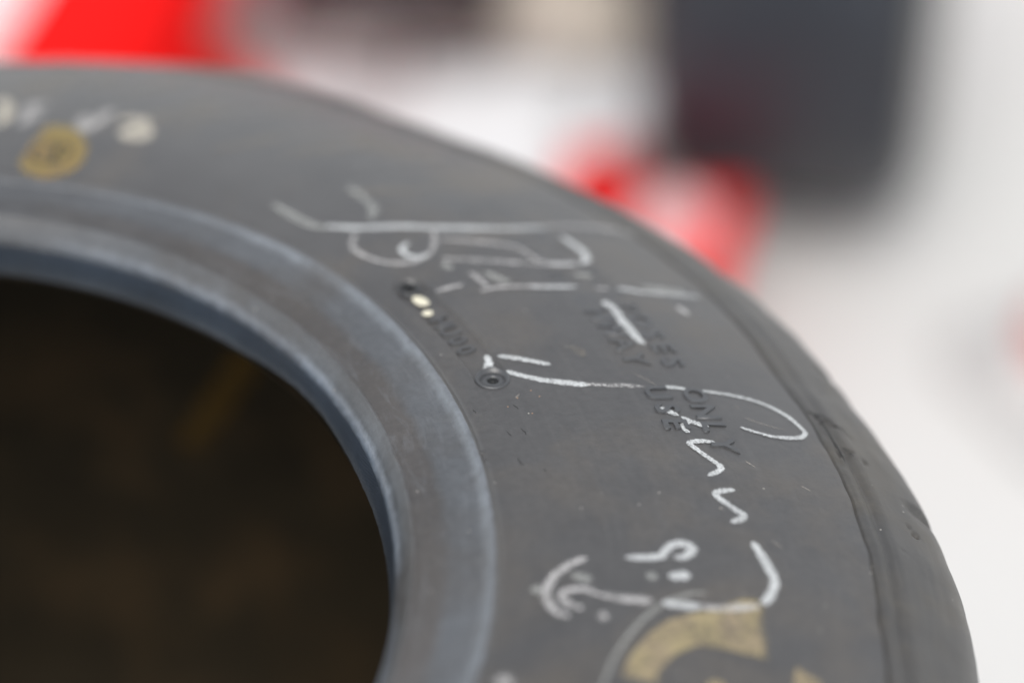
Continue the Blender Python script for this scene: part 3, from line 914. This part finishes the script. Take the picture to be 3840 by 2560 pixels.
# front wheel
def wheel(parent, cx, rad, half):
    ang = np.linspace(0, 2 * np.pi, 96, endpoint=False)
    def rev(name, prof, mat, par):
        v = [[(cx + x, r * math.cos(a), rad + r * math.sin(a)) for x, r in prof] for a in ang]
        return link_mesh(name, mesh_np(name, np.array(v).reshape(-1, 3), grid_faces(len(ang), len(prof), True),
                         np.array([[(a * rad, i * 0.02) for i in range(len(prof))] for a in ang]).reshape(-1, 2)), mat, par)
    h = half
    rim_o = rev('wheel', [(h - 0.015, 0.165), (h - 0.03, 0.155), (h - 0.06, 0.15), (h - 0.06, 0.06), (h - 0.045, 0.03), (h - 0.045, 0.001)], STEEL, parent)
    rev('tyre', [(-h + 0.01, 0.17), (-h, 0.21), (-h, 0.26), (-h + 0.008, rad - 0.035), (-h + 0.03, rad - 0.010), (-h + 0.055, rad - 0.002), (-0.05, rad), (0.05, rad),
                 (h - 0.055, rad - 0.002), (h - 0.03, rad - 0.010), (h - 0.008, rad - 0.035)], WHEELRUB, rim_o)
    rev('tyre_sidewall', [(h - 0.008, rad - 0.035), (h, 0.26), (h, 0.21), (h - 0.01, 0.17), (h - 0.015, 0.165)], WHEELSIDE, rim_o)
    rev('rim_inner', [(-h + 0.01, 0.17), (-h + 0.03, 0.155), (h - 0.06, 0.15)], STEEL, rim_o)


wheel(car, -0.010, 0.330, 0.160)
wing('wing_red_section', -0.196, -0.245, -0.52, 0.26, 0.145, 0.012, RED, 0.018, 0.01)
wing('wing_end_section', -0.176, -0.245, -0.255, 0.15, 0.157, 0.008, WHITE, 0.016, 0.01)
wing('wing_main_plane', -0.247, -0.50, -0.52, 0.42, 0.145, 0.02, WHITE, 0.018, 0.01)
wing('wing_inner_plane', -0.50, -0.80, -0.52, 0.40, 0.145, 0.01, GREY, 0.018, 0.01)
wing('wing_flap', -0.19, -0.62, -0.09, 0.26, 0.175, 0.05, TAN, 0.014, 0.02)
# red tip: upright end plate and the outboard plate in front of the wheel
loft('end_plate', [[(x, -0.62, 0.07), (x, -0.60, 0.155), (x, -0.46, 0.170), (x, -0.27, 0.18), (x, -0.265, 0.07)] for x in (-0.196, -0.176)], RED, car)
tip = wing('wing_tip', -0.176, -0.035, -0.60, 0.27, 0.145, 0.0, RED, 0.016, 0.006, sweep=0.03)
loft('round_decal', [[(-0.108 + r * math.cos(a), -0.41 + r * 1.2 * math.sin(a), 0.172 + dz) for a in np.linspace(0, 2 * np.pi, 32, endpoint=False)] for r, dz in ((0.042, -0.014), (0.042, 0.0))], PINK, tip)
# nose cone
def nose_ring(y, cx, cz, w, h, n=28):
    out = []
    for k in range(n):
        a = 2 * math.pi * k / n
        c, s = math.cos(a), math.sin(a)
        e = 0.7
        out.append((cx + w * math.copysign(abs(c) ** e, c), y, cz + h * math.copysign(abs(s) ** e, s)))
    return out


NC = -0.875
nose = loft('nose_cone', [nose_ring(-0.72, NC, 0.20, 0.03, 0.02), nose_ring(-0.70, NC, 0.20, 0.08, 0.045), nose_ring(-0.60, NC, 0.21, 0.16, 0.07), nose_ring(-0.3, NC, 0.24, 0.172, 0.085),
                          nose_ring(0.1, NC, 0.29, 0.178, 0.11), nose_ring(0.6, NC, 0.36, 0.23, 0.15), nose_ring(1.2, NC, 0.42, 0.30, 0.20), nose_ring(1.5, NC, 0.44, 0.33, 0.22)], RED, car)
loft('nose_stripe', [nose_ring(-0.60, NC - 0.055, 0.225, 0.055, 0.068), nose_ring(-0.3, NC - 0.055, 0.258, 0.075, 0.08), nose_ring(0.1, NC - 0.05, 0.31, 0.09, 0.105),
                     nose_ring(0.6, NC, 0.385, 0.12, 0.14), nose_ring(1.2, NC, 0.45, 0.16, 0.185)], WHITE, nose)
for sx in (-0.67, -1.13):  # taupe blocks added to stand in for shade between nose and wing
    loft('shade_pylon', [[(sx + dx, y, 0.165) for dx, y in ((-0.02, -0.42), (0.02, -0.42), (0.025, -0.18), (-0.025, -0.18))],
                        [(sx * 0.6 + NC * 0.4 + dx, y, 0.24) for dx, y in ((-0.02, -0.36), (0.02, -0.36), (0.025, -0.10), (-0.025, -0.10))]], TAN, car)
def rod(name, a, b_, rad, mat, parent, flat=1.0):
    a, b_ = Vector(a), Vector(b_)
    d = (b_ - a).normalized()
    s = d.orthogonal().normalized()
    t = d.cross(s)
    rings = [[tuple(p + s * rad * math.cos(q) * flat + t * rad * math.sin(q)) for q in np.linspace(0, 2 * math.pi, 12, endpoint=False)] for p in (a, a.lerp(b_, 0.5), b_)]
    return loft(name, rings, mat, parent)


loft('nose_fairing', [[(-0.60, -0.36, 0.19), (-0.60, -0.27, 0.19), (-0.60, -0.27, 0.20), (-0.60, -0.36, 0.20)], [(-0.70, -0.44, 0.19), (-0.70, -0.20, 0.19), (-0.70, -0.20, 0.225), (-0.70, -0.44, 0.215)], [(-0.78, -0.48, 0.20), (-0.78, -0.18, 0.20), (-0.78, -0.18, 0.25), (-0.78, -0.48, 0.24)]], RED, car)
# dark barge board / duct between nose and wheel
loft('brake_duct', [[(-0.20, -0.10, 0.22), (-0.20, 0.10, 0.22), (-0.20, 0.10, 0.42), (-0.20, -0.06, 0.42)], [(-0.15, -0.10, 0.20), (-0.15, 0.12, 0.20), (-0.15, 0.12, 0.44), (-0.15, -0.06, 0.44)]], DARK, car)
loft('turning_vane', [[(x, y0, 0.245), (x, y0 + 0.02, 0.275), (x, y0 + 0.14, 0.29), (x, y0 + 0.15, 0.265)] for x, y0 in ((-0.62, -0.225), (-0.53, -0.21), (-0.44, -0.195), (-0.36, -0.17))], DARK, car)
rod('vane_stay', (-0.48, -0.14, 0.16), (-0.48, -0.13, 0.26), 0.008, DARK, car)


rod('wishbone', (-0.14, 0.02, 0.42), (-0.72, 0.35, 0.45), 0.013, DARK, car)
rod('wishbone', (-0.14, 0.02, 0.42), (-0.70, -0.02, 0.40), 0.013, DARK, car)
rod('wishbone', (-0.14, 0.0, 0.22), (-0.72, 0.38, 0.30), 0.013, DARK, car)

# ------------------------------------------------------------------ red and white marker cone at the right edge
cone = empty('marker_cone', (1.43, 1.165, 0))
tag(cone, 'red and white marker cone on a grey base, cut off by the right edge', 'cone')
PLR = gloss('red_plastic', (0.58, 0.10, 0.08), 0.25, coat=0.5)
PLW = gloss('white_plastic_band', (0.78, 0.75, 0.72), 0.22, coat=0.5)
PLG = gloss('grey_rubber_base', (0.52, 0.51, 0.50), 0.6)


def spun(name, prof, mat, parent, n=48):
    a = np.linspace(0, 2 * np.pi, n, endpoint=False)
    v = np.array([[(r * math.cos(t), r * math.sin(t), z) for r, z in prof] for t in a]).reshape(-1, 3)
    return link_mesh(name, mesh_np(name, v, grid_faces(n, len(prof), True)), mat, parent)


def sq(s, z, n=48, e=0.35):
    return [(s * math.copysign(abs(math.cos(t)) ** e, math.cos(t)), s * math.copysign(abs(math.sin(t)) ** e, math.sin(t)), z) for t in np.linspace(0, 2 * np.pi, n, endpoint=False)]


loft('base', [sq(0.145, 0.0), sq(0.145, 0.018), sq(0.135, 0.026), sq(0.10, 0.03)], PLG, cone)
spun('body', [(0.105, 0.03), (0.098, 0.045), (0.090, 0.065)], PLW, cone)
spun('band', [(0.0915, 0.065), (0.091, 0.067), (0.076, 0.105), (0.0745, 0.105)], PLR, cone)
spun('tip', [(0.075, 0.105), (0.055, 0.15), (0.048, 0.16), (0.036, 0.162), (0.03, 0.14)], PLW, cone)
